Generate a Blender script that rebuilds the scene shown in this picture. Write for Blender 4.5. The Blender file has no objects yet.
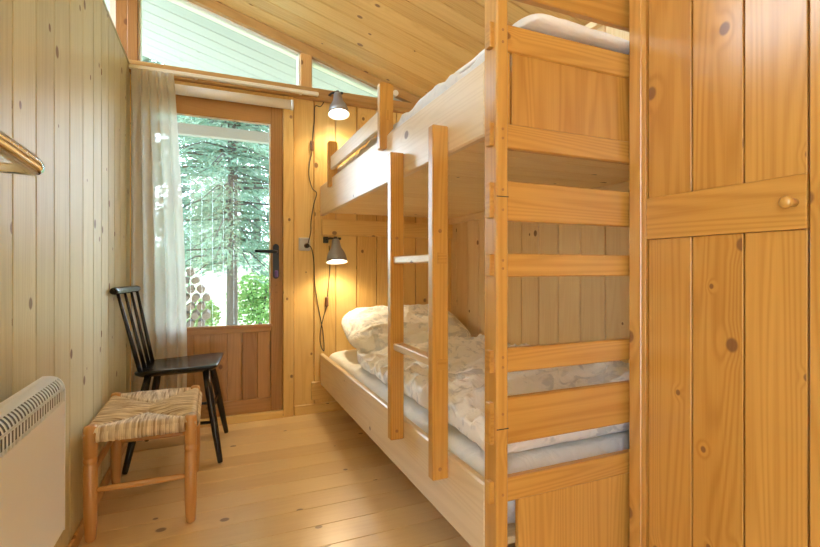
import bpy, math, random
from mathutils import Vector, Matrix, noise
random.seed(7)
scene = bpy.context.scene
col = scene.collection
PI = math.pi

# ------------------------------------------------------------------ helpers
def link(o, parent=None):
    col.objects.link(o)
    if parent is not None:
        o.parent = parent
    return o

def tag(o, label=None, cat=None, group=None, kind=None):
    if label: o['label'] = label
    if cat: o['category'] = cat
    if group: o['group'] = group
    if kind: o['kind'] = kind
    return o

def empty(name, loc=(0, 0, 0)):
    o = bpy.data.objects.new(name, None)
    o.empty_display_size = .05
    o.location = loc
    return link(o)

def ident(p): return p

class MB:
    """collects shapes and links them as ONE mesh object"""
    def __init__(self):
        self.v = []; self.f = []; self.uv = []; self.sm = []; self.mi = []
    def face(self, idx, uvs, smooth=False, mi=0):
        self.f.append(tuple(idx)); self.uv.append(uvs); self.sm.append(smooth); self.mi.append(mi)
    def box(self, x0, x1, y0, y1, z0, z1, grain='z', bev=.003, xf=None, mi=0):
        lo = (x0, y0, z0); hi = (x1, y1, z1)
        b = min(bev, .45 * min(hi[i] - lo[i] for i in range(3)))
        g = 'xyz'.index(grain)
        ou, ov = random.random() * 90, random.random() * 90
        base = len(self.v)
        ctr = Vector([(lo[i] + hi[i]) / 2 for i in range(3)])
        loc = []
        ix = {}
        for sx in (0, 1):
            for sy in (0, 1):
                for sz in (0, 1):
                    s = (sx, sy, sz)
                    for a in range(3):
                        p = []
                        for k in range(3):
                            e = hi[k] if s[k] else lo[k]
                            if k != a: e += -b if s[k] else b
                            p.append(e)
                        ix[(s, a)] = len(loc)
                        loc.append(Vector(p))
        polys = []
        for a in range(3):
            o1, o2 = [k for k in range(3) if k != a]
            for sa in (0, 1):
                q = []
                for (p, r) in ((0, 0), (1, 0), (1, 1), (0, 1)):
                    s = [0, 0, 0]; s[a] = sa; s[o1] = p; s[o2] = r
                    q.append(ix[(tuple(s), a)])
                polys.append(q)
        for c in range(3):
            a, d = [k for k in range(3) if k != c]
            for sa in (0, 1):
                for sd in (0, 1):
                    s0 = [0, 0, 0]; s0[a] = sa; s0[d] = sd
                    s1 = list(s0); s1[c] = 1
                    s0 = tuple(s0); s1 = tuple(s1)
                    polys.append([ix[(s0, a)], ix[(s0, d)], ix[(s1, d)], ix[(s1, a)]])
        for s in [(i, j, k) for i in (0, 1) for j in (0, 1) for k in (0, 1)]:
            polys.append([ix[(s, 0)], ix[(s, 1)], ix[(s, 2)]])
        for q in polys:
            n = (loc[q[1]] - loc[q[0]]).cross(loc[q[2]] - loc[q[0]])
            fc = sum((loc[i] for i in q), Vector()) / len(q)
            if n.dot(fc - ctr) < 0: q = q[::-1]; n = -n
            na = max(range(3), key=lambda k: abs(n[k]))
            if na == g:
                o1, o2 = [k for k in range(3) if k != g]
                uvs = [(loc[i][o1] * .3 + ou, loc[i][o2] + ov) for i in q]
            else:
                o = [k for k in range(3) if k not in (g, na)][0]
                uvs = [(loc[i][g] + ou, loc[i][o] + ov + (.37 * na)) for i in q]
            self.face([base + i for i in q], uvs, False, mi)
        for p in loc:
            self.v.append(tuple(xf(p)) if xf else tuple(p))
        return self
    def prism(self, pts, d0, d1, axis='y', grain=None, mi=0, smooth=False):
        """outline pts (2D) extruded along axis from d0 to d1"""
        base = len(self.v); n = len(pts)
        area = sum(pts[i][0] * pts[(i + 1) % n][1] - pts[(i + 1) % n][0] * pts[i][1] for i in range(n))
        if area < 0: pts = pts[::-1]
        def P(p, d):
            if axis == 'y': return (p[0], d, p[1])
            if axis == 'x': return (d, p[0], p[1])
            return (p[0], p[1], d)
        ou, ov = random.random() * 90, random.random() * 90
        gi = (lambda p, d: (p[0], p[1])) if grain == 0 else (lambda p, d: (p[1], p[0]))
        for d in (d0, d1):
            for p in pts: self.v.append(P(p, d))
        flip = axis == 'y'
        def put(q, uvs, s):
            if flip: q = q[::-1]; uvs = uvs[::-1]
            self.face(q, uvs, s, mi)
        put([base + i for i in range(n)][::-1], [(gi(p, 0)[0] + ou, gi(p, 0)[1] + ov) for p in pts][::-1], False)
        put([base + n + i for i in range(n)], [(gi(p, 0)[0] + ou, gi(p, 0)[1] + ov) for p in pts], False)
        for i in range(n):
            j = (i + 1) % n
            a = gi(pts[i], 0); c = gi(pts[j], 0)
            put([base + i, base + j, base + n + j, base + n + i],
                [(a[0] + ou, a[1] + ov + d0), (c[0] + ou, c[1] + ov + d0), (c[0] + ou, c[1] + ov + d1), (a[0] + ou, a[1] + ov + d1)], smooth)
        return self
    def tube(self, pts, radii, n=12, caps=True, mi=0, flat=False):
        pts = [Vector(p) for p in pts]
        if not hasattr(radii, '__len__'): radii = [radii] * len(pts)
        base = len(self.v); ou = random.random() * 50
        up = None; L = 0
        for i, p in enumerate(pts):
            t = (pts[min(i + 1, len(pts) - 1)] - pts[max(i - 1, 0)]).normalized()
            if up is None:
                up = Vector((0, 0, 1)) if abs(t.z) < .9 else Vector((1, 0, 0))
            side = t.cross(up).normalized(); up = side.cross(t).normalized()
            for k in range(n):
                a = 2 * PI * k / n
                self.v.append(tuple(p + (side * math.cos(a) + up * math.sin(a)) * radii[i]))
        ls = [0]
        for i in range(1, len(pts)): ls.append(ls[-1] + (pts[i] - pts[i - 1]).length)
        r0 = max(radii)
        for i in range(len(pts) - 1):
            for k in range(n):
                k2 = (k + 1) % n
                a, b_, c, d = base + i * n + k, base + i * n + k2, base + (i + 1) * n + k2, base + (i + 1) * n + k
                v0, v1 = 2 * PI * r0 * k / n + ou, 2 * PI * r0 * (k + 1) / n + ou
                self.face([a, d, c, b_], [(ls[i] + ou, v0), (ls[i + 1] + ou, v0), (ls[i + 1] + ou, v1), (ls[i] + ou, v1)], not flat, mi)
        if caps:
            self.face([base + k for k in range(n)], [(ou, ou + .01 * k) for k in range(n)], False, mi)
            e = base + (len(pts) - 1) * n
            self.face([e + k for k in range(n)][::-1], [(ou, ou + .01 * k) for k in range(n)], False, mi)
        return self
    def lathe(self, prof, xf, n=32, mi=0):
        """prof: (radius, height) list, xf places local (x,y,z)"""
        base = len(self.v)
        for r, z in prof:
            for k in range(n):
                a = 2 * PI * k / n
                self.v.append(tuple(xf(Vector((r * math.cos(a), r * math.sin(a), z)))))
        for i in range(len(prof) - 1):
            for k in range(n):
                k2 = (k + 1) % n
                self.face([base + i * n + k, base + i * n + k2, base + (i + 1) * n + k2, base + (i + 1) * n + k],
                          [(0, 0)] * 4, True, mi)
        return self
    def grid(self, fn, nu, nv, smooth=True, closed_u=False, uvs=1.0, mi=0):
        base = len(self.v)
        for i in range(nu + 1):
            for j in range(nv + 1):
                self.v.append(tuple(fn(i / nu, j / nv)))
        for i in range(nu):
            for j in range(nv):
                a = base + i * (nv + 1) + j
                self.face([a, a + nv + 1, a + nv + 2, a + 1],
                          [(i / nu * uvs, j / nv * uvs), ((i + 1) / nu * uvs, j / nv * uvs), ((i + 1) / nu * uvs, (j + 1) / nv * uvs), (i / nu * uvs, (j + 1) / nv * uvs)], smooth, mi)
        return self
    def build(self, name, mats, parent=None):
        me = bpy.data.meshes.new(name)
        me.from_pydata(self.v, [], self.f)
        uvl = me.uv_layers.new(name='UVMap')
        flat = []
        for u in self.uv:
            for q in u: flat.extend(q)
        uvl.data.foreach_set('uv', flat)
        me.polygons.foreach_set('use_smooth', self.sm)
        if not isinstance(mats, (list, tuple)): mats = [mats]
        for m in mats: me.materials.append(m)
        me.polygons.foreach_set('material_index', self.mi)
        me.update()
        return link(bpy.data.objects.new(name, me), parent)

def struct(name, mb, mat, parent=None):
    o = mb.build(name, mat, parent)
    if parent is None: o['kind'] = 'structure'
    return o

# ------------------------------------------------------------------ materials
def nt(name):
    m = bpy.data.materials.new(name); m.use_nodes = True
    t = m.node_tree; t.nodes.clear()
    return m, t
def N(t, kind, **kw):
    n = t.nodes.new(kind)
    for k, v in kw.items():
        if k in ('voronoi_dimensions', 'operation', 'blend_type', 'data_type', 'feature', 'noise_dimensions', 'interpolation_type', 'clamp'):
            setattr(n, k, v)
        else:
            n.inputs[k].default_value = v
    return n
def L(t, a, b): t.links.new(a, b)

def out(t, shader):
    o = t.nodes.new('ShaderNodeOutputMaterial'); L(t, shader, o.inputs['Surface']); return o

def simple(name, colr, rough=.5, metal=0, spec=.5, bump=0, bscale=200, emit=None):
    m, t = nt(name)
    p = N(t, 'ShaderNodeBsdfPrincipled')
    p.inputs['Base Color'].default_value = (*colr, 1)
    p.inputs['Roughness'].default_value = rough
    p.inputs['Metallic'].default_value = metal
    p.inputs['Specular IOR Level'].default_value = spec
    if emit:
        p.inputs['Emission Color'].default_value = (*emit[:3], 1)
        p.inputs['Emission Strength'].default_value = emit[3]
    if bump:
        tc = N(t, 'ShaderNodeTexCoord')
        n = N(t, 'ShaderNodeTexNoise', Scale=bscale, Detail=3.0)
        L(t, tc.outputs['Object'], n.inputs['Vector'])
        b = N(t, 'ShaderNodeBump', Strength=bump, Distance=.002)
        L(t, n.outputs['Fac'], b.inputs['Height']); L(t, b.outputs['Normal'], p.inputs['Normal'])
    out(t, p.outputs[0])
    return m

def pine(name, light, dark, knot=(.16, .06, .02), rough=.38, knots=.5, ring=.5, tone=.25, coat=0.0, spec=.5, crough=.22):
    m, t = nt(name)
    uv = N(t, 'ShaderNodeUVMap')
    sep = N(t, 'ShaderNodeSeparateXYZ'); L(t, uv.outputs[0], sep.inputs[0])
    def M(op, a, b=None, c=None):
        n = N(t, 'ShaderNodeMath', operation=op)
        for i, q in enumerate((a, b, c)):
            if q is None: continue
            if isinstance(q, (int, float)): n.inputs[i].default_value = q
            else: L(t, q, n.inputs[i])
        return n.outputs[0]
    def V(a, b):
        n = N(t, 'ShaderNodeCombineXYZ'); L(t, a, n.inputs[0]); L(t, b, n.inputs[1]); return n.outputs[0]
    u, v = sep.outputs[0], sep.outputs[1]
    def noi(vec, scale, detail=2.0, rough_=.5):
        n = N(t, 'ShaderNodeTexNoise', noise_dimensions='2D', Scale=scale, Detail=detail, Roughness=rough_)
        L(t, vec, n.inputs['Vector']); return n.outputs['Fac']
    # knots
    kv = V(M('MULTIPLY', u, .8), v)
    vo = N(t, 'ShaderNodeTexVoronoi', voronoi_dimensions='2D', Scale=5.5); L(t, kv, vo.inputs['Vector'])
    csep = N(t, 'ShaderNodeSeparateColor'); L(t, vo.outputs['Color'], csep.inputs[0])
    gate = M('LESS_THAN', csep.outputs[0], knots)
    size = M('MULTIPLY_ADD', csep.outputs[1], .06, .022)
    dn = M('DIVIDE', vo.outputs['Distance'], size)
    mr = N(t, 'ShaderNodeMapRange', interpolation_type='SMOOTHSTEP'); L(t, dn, mr.inputs[0])
    mr.inputs[1].default_value = .75; mr.inputs[2].default_value = 1.25; mr.inputs[3].default_value = 1; mr.inputs[4].default_value = 0
    km = M('MULTIPLY', mr.outputs[0], gate)
    mr2 = N(t, 'ShaderNodeMapRange', interpolation_type='SMOOTHSTEP'); L(t, dn, mr2.inputs[0])
    mr2.inputs[1].default_value = 0; mr2.inputs[2].default_value = 4; mr2.inputs[3].default_value = 1; mr2.inputs[4].default_value = 0
    kh = M('MULTIPLY', mr2.outputs[0], gate)
    # rings
    n1 = noi(V(M('MULTIPLY', u, .4), M('MULTIPLY', v, 8.0)), 1.0, 1.5)
    ph = M('ADD', M('MULTIPLY', n1, 100.0), M('MULTIPLY', kh, 7.0))
    sn = M('MULTIPLY_ADD', M('SINE', ph), .5, .5)
    sn = M('POWER', sn, 1.6)
    n2 = noi(V(M('MULTIPLY', u, 5.0), M('MULTIPLY', v, 260.0)), 1.0, 2.0)
    n3 = noi(V(M('MULTIPLY', u, 1.0), M('MULTIPLY', v, 12.0)), 1.0, 3.0)
    tn = noi(V(u, v), .11, 0.0)
    fac = M('ADD', M('MULTIPLY', sn, ring * .55), M('MULTIPLY', n2, .35))
    fac = M('ADD', fac, M('MULTIPLY', M('SUBTRACT', n3, .5), .6))
    fac = M('ADD', fac, M('MULTIPLY', M('SUBTRACT', tn, .5), tone * 5))
    cl = N(t, 'ShaderNodeClamp'); L(t, fac, cl.inputs[0])
    mx = N(t, 'ShaderNodeMix', data_type='RGBA'); L(t, cl.outputs[0], mx.inputs[0])
    mx.inputs[6].default_value = (*light, 1); mx.inputs[7].default_value = (*dark, 1)
    mx2 = N(t, 'ShaderNodeMix', data_type='RGBA'); L(t, M('MULTIPLY', km, .85), mx2.inputs[0])
    L(t, mx.outputs[2], mx2.inputs[6]); mx2.inputs[7].default_value = (*knot, 1)
    p = N(t, 'ShaderNodeBsdfPrincipled', Roughness=rough)
    p.inputs['Specular IOR Level'].default_value = spec
    p.inputs['Coat Weight'].default_value = coat
    p.inputs['Coat Roughness'].default_value = crough
    p.inputs['Coat IOR'].default_value = 1.6
    L(t, mx2.outputs[2], p.inputs['Base Color'])
    b = N(t, 'ShaderNodeBump', Strength=.25, Distance=.001)
    L(t, n2, b.inputs['Height']); L(t, b.outputs[0], p.inputs['Normal'])
    out(t, p.outputs[0])
    return m

WALL = pine('pine_wall', (.82, .57, .21), (.60, .34, .085), rough=.4, knots=.5, coat=.3)
LEFT = pine('pine_pale', (.66, .625, .42), (.48, .43, .26), rough=.5, knots=.45, coat=.12, spec=.35, tone=.18)
CEIL = pine('pine_ceiling', (.70, .46, .16), (.50, .27, .06), rough=.42, knots=.55, coat=.2)
FLOOR = pine('pine_floor', (.82, .62, .34), (.64, .42, .19), rough=.32, knots=.3, ring=.25, coat=1.0, crough=.28)
BUNK = pine('pine_bunk', (.60, .32, .07), (.40, .17, .024), rough=.34, knots=.12, ring=.7, coat=.5, tone=.12)
BOARD_REFL = pine('pine_board_reflection', (.78, .64, .45), (.64, .49, .31), rough=.36, knots=.25, ring=.7, coat=.4, crough=.3, tone=.1)  # paler than the bunk pine: bright window reflection put into the colour
SLAT = pine('pine_slat', (.88, .70, .40), (.74, .52, .25), rough=.5, knots=.25, ring=.5, tone=.12)
CLOS = pine('pine_closet', (.57, .285, .058), (.37, .15, .018), rough=.3, knots=.6, ring=.7, coat=.7, tone=.12)
DOORW = pine('pine_door', (.47, .25, .08), (.30, .135, .035), rough=.4, knots=.4, ring=.6, coat=.3)
TRIMW = pine('pine_trim', (.70, .42, .16), (.50, .25, .07), rough=.4, knots=.15, ring=.5, coat=.3)
BEAMW = pine('pine_beam', (.50, .29, .10), (.34, .17, .045), rough=.4, knots=.15, ring=.6, coat=.3)
DARKW = pine('pine_brown', (.40, .19, .06), (.27, .11, .03), rough=.4, knots=.15, ring=.5, coat=.3)
STOOLW = pine('stool_wood', (.66, .36, .13), (.46, .22, .06), rough=.35, knots=.05, ring=.6, coat=.5)
CREAM = simple('cream_paint', (.78, .74, .62), .5)
WHITE = simple('white_paint', (.82, .82, .80), .35)
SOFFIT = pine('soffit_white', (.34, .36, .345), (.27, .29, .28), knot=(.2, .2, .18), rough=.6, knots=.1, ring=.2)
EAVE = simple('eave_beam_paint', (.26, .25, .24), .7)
HEAT = simple('heater_white', (.78, .84, .92), .3)
HEATG = simple('heater_slot', (.06, .06, .07), .5)
BLACK = simple('black_lacquer', (.012, .011, .014), .22)
BLACKP = simple('black_plastic', (.02, .018, .018), .4)
BROWNP = simple('brown_plastic', (.16, .07, .03), .4)
CHROME = simple('chrome', (.74, .80, .90), .12, 1)
IRON = simple('blackened_iron', (.04, .05, .07), .4, .6)
GREY = simple('grey_metal_shade', (.36, .38, .42), .35, .5)
SHADEIN = simple('shade_inside', (.85, .83, .78), .4)
BULB = simple('lamp_bulb_glow', (1, .95, .85), .3, emit=(1, .86, .62, 30))
SOCK = simple('socket_grey', (.55, .55, .55), .4)
BARK = simple('bark', (.035, .032, .03), .9, bump=.8, bscale=12)
KEYM = simple('violet_key_tag', (.16, .10, .42), .4)

def glass():
    m, t = nt('window_glass')
    tr = N(t, 'ShaderNodeBsdfTransparent'); tr.inputs[0].default_value = (.97, .98, .98, 1)
    gl = N(t, 'ShaderNodeBsdfGlossy', Roughness=.02)
    fr = N(t, 'ShaderNodeFresnel', IOR=1.45)
    mx = N(t, 'ShaderNodeMixShader')
    L(t, fr.outputs[0], mx.inputs[0]); L(t, tr.outputs[0], mx.inputs[1]); L(t, gl.outputs[0], mx.inputs[2])
    out(t, mx.outputs[0]); return m
GLASS = glass()

def cloth(name, c1, c2, transl=0.0, pscale=9, bump=.3, transp=0.0):
    m, t = nt(name)
    tc = N(t, 'ShaderNodeTexCoord')
    n = N(t, 'ShaderNodeTexNoise', Scale=pscale, Detail=4.0, Distortion=1.2)
    L(t, tc.outputs['Object'], n.inputs['Vector'])
    r = N(t, 'ShaderNodeMapRange', interpolation_type='SMOOTHSTEP'); L(t, n.outputs['Fac'], r.inputs[0])
    r.inputs[1].default_value = .5; r.inputs[2].default_value = .62
    mx = N(t, 'ShaderNodeMix', data_type='RGBA'); L(t, r.outputs[0], mx.inputs[0])
    mx.inputs[6].default_value = (*c1, 1); mx.inputs[7].default_value = (*c2, 1)
    p = N(t, 'ShaderNodeBsdfPrincipled', Roughness=.85)
    p.inputs['Specular IOR Level'].default_value = .2
    L(t, mx.outputs[2], p.inputs['Base Color'])
    n2 = N(t, 'ShaderNodeTexNoise', Scale=14.0, Detail=5.0, Distortion=.8)
    L(t, tc.outputs['Object'], n2.inputs['Vector'])
    b = N(t, 'ShaderNodeBump', Strength=bump, Distance=.02)
    L(t, n2.outputs['Fac'], b.inputs['Height']); L(t, b.outputs[0], p.inputs['Normal'])
    sh = p.outputs[0]
    if transl:
        tl = N(t, 'ShaderNodeBsdfTranslucent'); L(t, mx.outputs[2], tl.inputs[0])
        a = N(t, 'ShaderNodeMixShader'); a.inputs[0].default_value = transl
        L(t, sh, a.inputs[1]); L(t, tl.outputs[0], a.inputs[2]); sh = a.outputs[0]
    if transp:
        tp = N(t, 'ShaderNodeBsdfTransparent')
        a = N(t, 'ShaderNodeMixShader'); a.inputs[0].default_value = transp
        L(t, sh, a.inputs[1]); L(t, tp.outputs[0], a.inputs[2]); sh = a.outputs[0]
    out(t, sh); return m
CURT = cloth('curtain_voile', (.84, .84, .80), (.86, .86, .82), transl=.55, bump=.04, transp=.18)
SHEET = cloth('white_sheet', (.86, .86, .84), (.84, .84, .83), bump=.5)
DUVET = cloth('printed_duvet', (.90, .90, .88), (.66, .68, .70), pscale=13, bump=.7)
MATT = cloth('mattress_cover', (.74, .75, .76), (.68, .70, .73), pscale=20, bump=.4)

def foliage(name, c1, c2):
    m, t = nt(name)
    tc = N(t, 'ShaderNodeTexCoord')
    n = N(t, 'ShaderNodeTexNoise', Scale=3.0, Detail=3.0); L(t, tc.outputs['Object'], n.inputs['Vector'])
    mx = N(t, 'ShaderNodeMix', data_type='RGBA'); L(t, n.outputs['Fac'], mx.inputs[0])
    mx.inputs[6].default_value = (*c1, 1); mx.inputs[7].default_value = (*c2, 1)
    d = N(t, 'ShaderNodeBsdfDiffuse'); L(t, mx.outputs[2], d.inputs[0])
    tl = N(t, 'ShaderNodeBsdfTranslucent'); L(t, mx.outputs[2], tl.inputs[0])
    a = N(t, 'ShaderNodeMixShader'); a.inputs[0].default_value = .35
    L(t, d.outputs[0], a.inputs[1]); L(t, tl.outputs[0], a.inputs[2])
    out(t, a.outputs[0]); return m
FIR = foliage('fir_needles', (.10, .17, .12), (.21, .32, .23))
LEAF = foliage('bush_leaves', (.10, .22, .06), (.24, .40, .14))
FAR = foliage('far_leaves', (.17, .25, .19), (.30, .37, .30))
GROUND = foliage('ground_cover', (.16, .24, .08), (.42, .40, .34))

# ------------------------------------------------------------------ dimensions
XL, XR, YB, YF = -.432, 1.613, 3.0, -.25
def ceil_z(x): return 2.54 - .29 * x
GAP = .0034
HALL = -1.45

def board_run(mb, along, a0, a1, lo, hi, d0, d1, normal, w=.148, grain=None, jitter=.0, gap=GAP, bev=.0016, edges=None):
    """boards side by side: run direction `along`, each from lo to hi in the third axis, depth d0..d1 on `normal`"""
    ax = 'xyz'
    third = [k for k in ax if k not in (along, normal)][0]
    if edges is None:
        edges = [a0]
        while edges[-1] < a1 - w * .35:
            edges.append(min(a1, edges[-1] + w * (1 + random.uniform(-jitter, jitter))))
        edges[-1] = a1
    for e0, e1 in zip(edges[:-1], edges[1:]):
        r = {along: (e0 + gap, e1 - gap), third: (lo, hi), normal: (d0, d1)}
        mb.box(*r['x'], *r['y'], *r['z'], grain=third, bev=bev)
    return mb

# ------------------------------------------------------------------ the room shell
mb = MB()
ys = [YF]
while ys[-1] < YB + .1: ys.append(ys[-1] + .1315)
off = (2.074 - YF) % .1315
ys = [HALL] + [YF + off + .1315 * k - .1315 for k in range(30) if YF + off + .1315 * k - .1315 > YF - .19 and YF + off + .1315 * k - .1315 < YB + .05] + [YB + .06]
ys[1:1] = [HALL + .2 + .1315 * k for k in range(20) if HALL + .2 + .1315 * k < ys[1] - .05]
for i, (a, b_) in enumerate(zip(ys[:-1], ys[1:])):
    g = .0008
    mb.box(-1.7, 1.75, a + g, b_ - g, -.03, 0, grain='x', bev=.0018)
mb.box(-1.7, 1.75, HALL, YB + .06, -.06, -.0301, grain='x')
# thin floor boards split down their middle as the narrow seams show
struct('floor', mb, FLOOR)

mb = MB()
board_run(mb, 'y', YF, YB, .0, 2.072, XL - .018, XL, 'x', edges=[YF, -.1, .05, .195, .345, .49, .635, .78, .925, 1.065, 1.21, 1.355, 1.51, 1.66, 1.82, 1.985, 2.14, 2.28, 2.42, 2.56, 2.70, 2.85, YB])
mb.box(XL - .08, XL - .0185, YF, YB, 0, 2.068, grain='z')
mb.box(XL - .09, XL + .004, YF, YB, 2.0725, 2.084, grain='y')
struct('wall_left', mb, LEFT)

mb = MB()
board_run(mb, 'x', .47, XR + .1, 0, 2.05, YB, YB + .018, 'y', edges=[.47, .60, .745, .89, 1.03, 1.18, 1.325, 1.47, XR + .1])
mb.box(.47, XR + .1, YB + .0185, YB + .1, 0, 2.05, grain='z')
mb.box(1.285, XR + .12, YB, YB + .1, 2.105, 2.20, grain='x', xf=lambda p: Vector((p.x, p.y, min(p.z, ceil_z(p.x) + .01))))
board_run(mb, 'x', -1.7, -.525, 0, 2.05, YB, YB + .018, 'y')
mb.box(-1.7, -.52, YB + .0185, YB + .1, 0, 2.05)
struct('wall_back', mb, WALL)

mb = MB()
board_run(mb, 'y', YF, YB + .1, 0, 2.20, XR, XR + .018, 'x', edges=[YF] + [1.552 + .1525 * k for k in range(-11, 10)] + [YB + .1], gap=.0048)
mb.box(XR + .0185, XR + .1, YF, YB + .1, 0, 2.2)
struct('wall_right', mb, SLAT)

mb = MB()
for x0, x1, z0, z1 in ((-1.7, -.38, 0, 3.1), (.32, XR + .1, 0, 3.1), (-.38, .32, 2.1, 3.1)):
    board_run(mb, 'x', x0, x1, z0, z1, YF - .06, YF - .04, 'y')
    mb.box(x0, x1, YF - .1, YF - .0605, z0, z1)
struct('wall_front', mb, WALL)
mb = MB()
board_run(mb, 'x', -.9, XR + .1, 0, 3.1, HALL, HALL + .02, 'y')
struct('wall_hall_baffle', mb, WHITE)  # unseen wall added to cut doorway light; white keeps its bounce neutral
mb = MB()
board_run(mb, 'y', YF, YB, 0, 1.6, -1.72, -1.70, 'x')
struct('wall_far_left', mb, WALL)

# ceiling: boards across, falling to the right
mb = MB()
sl = lambda p: Vector((p.x, p.y, p.z + ceil_z(p.x)))
y = YF - .1
while y < YB - .01:
    y2 = min(y + .118, YB + .0)
    mb.box(-1.72, XR + .12, y + .0018, y2 - .0018, 0, .018, grain='x', bev=.003, xf=sl)
    y = y2
mb.box(-1.72, XR + .12, HALL, YB + .1, .0185, .06, grain='x', xf=sl)
struct('ceiling', mb, CEIL)

# timber frame over the back wall
mb = MB()
mb.box(-1.72, 1.66, YB - .03, YB + .1, -.064, -.002, grain='x', xf=sl)
struct('trim_1', mb, BEAMW).name = 'trim_1'
mb = MB()
mb.box(-.52, XR, YB - .035, YB + .1, 2.062, 2.104, grain='x')
mb.box(-.43, XR, YB - .045, YB + .1, 2.03, 2.060, grain='x')
struct('trim_2', mb, BEAMW)
mb = MB()
mb.box(-.442, -.391, YB - .03, YB + .1, 2.104, ceil_z(-.391) - .06, grain='z')
mb.box(-.50, -.443, YB - .012, YB + .1, 2.06, ceil_z(-.43) - .06, grain='z')
struct('trim_3', mb, DARKW)
mb = MB()
mb.box(.512, .582, YB - .028, YB + .1, 2.104, ceil_z(.582) - .055, grain='z')
struct('trim_4', mb, TRIMW)
mb = MB()   # ledger on the right wall under the ceiling
mb.box(XR - .03, XR - .0005, .3, YB - .05, 2.035, 2.068, grain='y')
struct('trim_5', mb, SLAT)
mb = MB()   # rafter over the partition
mb.box(-.64, -.575, 1.2, YB - .04, 2.46, 2.60, grain='y')
struct('trim_6', mb, SLAT)

# clerestory windows
def pane(name, pts, parent, y=YB + .03, th=.006):
    return MB().prism(pts, y, y + th, 'y').build(name, GLASS, parent)
gt = lambda x: ceil_z(x) - .066
w1 = tag(empty('window_1', (.05, YB, 2.1)), kind='structure')
def local(o, root):   # keep world placement when parented to an empty that is not at the origin
    o.matrix_parent_inverse = Matrix.Translation(-Vector(root.location)); return o
def frame4(pts, y0, y1, w, mat, parent, name):
    m = MB(); c = Vector((sum(p[0] for p in pts) / len(pts), sum(p[1] for p in pts) / len(pts)))
    n = len(pts)
    P2 = [Vector(p) for p in pts]
    ins = []
    for i in range(n):
        a, b_, d = P2[i - 1], P2[i], P2[(i + 1) % n]
        e1 = (b_ - a).normalized(); e2 = (d - b_).normalized()
        n1 = Vector((-e1.y, e1.x)); n2 = Vector((-e2.y, e2.x))
        if n1.dot(c - b_) < 0: n1 = -n1
        if n2.dot(c - b_) < 0: n2 = -n2
        k = n1 + n2; k = k * (w / max(.2, k.dot(n1)))
        ins.append(b_ + k)
    for i in range(n):
        j = (i + 1) % n
        m.prism([tuple(P2[i]), tuple(P2[j]), tuple(ins[j]), tuple(ins[i])], y0, y1, 'y', grain=0)
    return local(m.build(name, mat, parent), parent)
pts1 = [(-.391, 2.104), (.512, 2.104), (.512, gt(.512)), (-.391, gt(-.391))]
local(pane('glass_pane', pts1, w1), w1)
frame4(pts1, YB + .0, YB + .09, .008, CREAM, w1, 'window_frame')
w2 = tag(empty('window_2', (.9, YB, 2.1)), kind='structure')
pts2 = [(.582, 2.104), (1.27, 2.104), (.582, gt(.582))]
local(pane('glass_pane', pts2, w2), w2)
frame4(pts2, YB + .0, YB + .09, .008, CREAM, w2, 'window_frame')
w3 = tag(empty('window_3', (-.9, YB, 2.1)), kind='structure')
pts3 = [(-1.7, 2.05), (-.50, 2.05), (-.50, gt(-.50)), (-1.7, gt(-1.7))]
local(pane('glass_pane', pts3, w3), w3)
frame4(pts3, YB + .0, YB + .09, .03, CREAM, w3, 'window_frame')

w4 = tag(empty('added_light_window', (-1.71, 1.4, 1.6)), kind='structure')  # unseen glazing added to let more sky light in over the partition
local(MB().box(-1.713, -1.707, YF, YB, 1.64, 2.98, bev=0).build('glass_pane', GLASS, w4), w4)
mb = MB()
for y_ in (YF, 1.35, YB - .05): mb.box(-1.73, -1.69, y_, y_ + .05, 1.64, 3.0)
mb.box(-1.73, -1.69, YF, YB, 1.602, 1.64, grain='y')
local(mb.build('window_frame', CREAM, w4), w4)

# baseboards
mb = MB(); mb.box(XL, XL + .012, YF, YB - .03, 0, .05, grain='y'); struct('baseboard_left', mb, TRIMW)
mb = MB(); mb.box(.475, XR, YB - .016, YB, 0, .062, grain='x'); struct('baseboard_back', mb, WALL)

# garden door (glazed) ------------------------------------------------------
d1 = tag(empty('door_1', (0, YB, 0)), kind='structure')
def dpart(name, mb, mat, parent=None):
    o = mb.build(name, mat, parent or d1)
    if parent is None: local(o, d1)
    return o
GL0, GL1, GZ0, GZ1 = -.32, .332, .59, 1.85
mb = MB()
mb.box(-.425, GL0, YB + .005, YB + .045, .045, 1.965, grain='z')
mb.box(GL1, .405, YB + .005, YB + .045, .045, 1.965, grain='z')
mb.box(GL0, GL1, YB + .005, YB + .045, GZ1, 1.965, grain='x')
mb.box(GL0, GL1, YB + .005, YB + .045, .545, GZ0, grain='x')
mb.box(GL0, GL1, YB + .005, YB + .045, .045, .13, grain='x')
dpart('door_leaf', mb, DOORW)
mb = MB()
board_run(mb, 'x', GL0, GL1, .13, .545, YB + .014, YB + .03, 'y', edges=[-.32, -.21, -.105, -.02, .075, .16, .25, .332], gap=.0025)
mb.box(GL0, GL1, YB + .0305, YB + .04, .13, .545)
dpart('lower_panel', mb, DOORW)
mb = MB(); mb.box(GL0 - .01, GL1 + .01, YB - .003, YB + .01, .572, .592, grain='x')
o = dpart('glazing_sill', mb, DARKW)
o = MB().box(GL0 - .005, GL1 + .005, YB + .022, YB + .028, GZ0 - .005, GZ1 + .005, bev=0).build('glass_pane', GLASS, d1); local(o, d1)
fr = MB()
for a in ((GL0, GL0 + .012, GZ0, GZ1), (GL1 - .010, GL1, GZ0, GZ1), (GL0, GL1, GZ1 - .010, GZ1)):
    fr.box(a[0], a[1], YB + .008, YB + .02, a[2], a[3])
dpart('glazing_bead', fr, WHITE)
mb = MB()
mb.box(.405, .468, YB - .02, YB + .06, 0, 2.03, grain='z')
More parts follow.
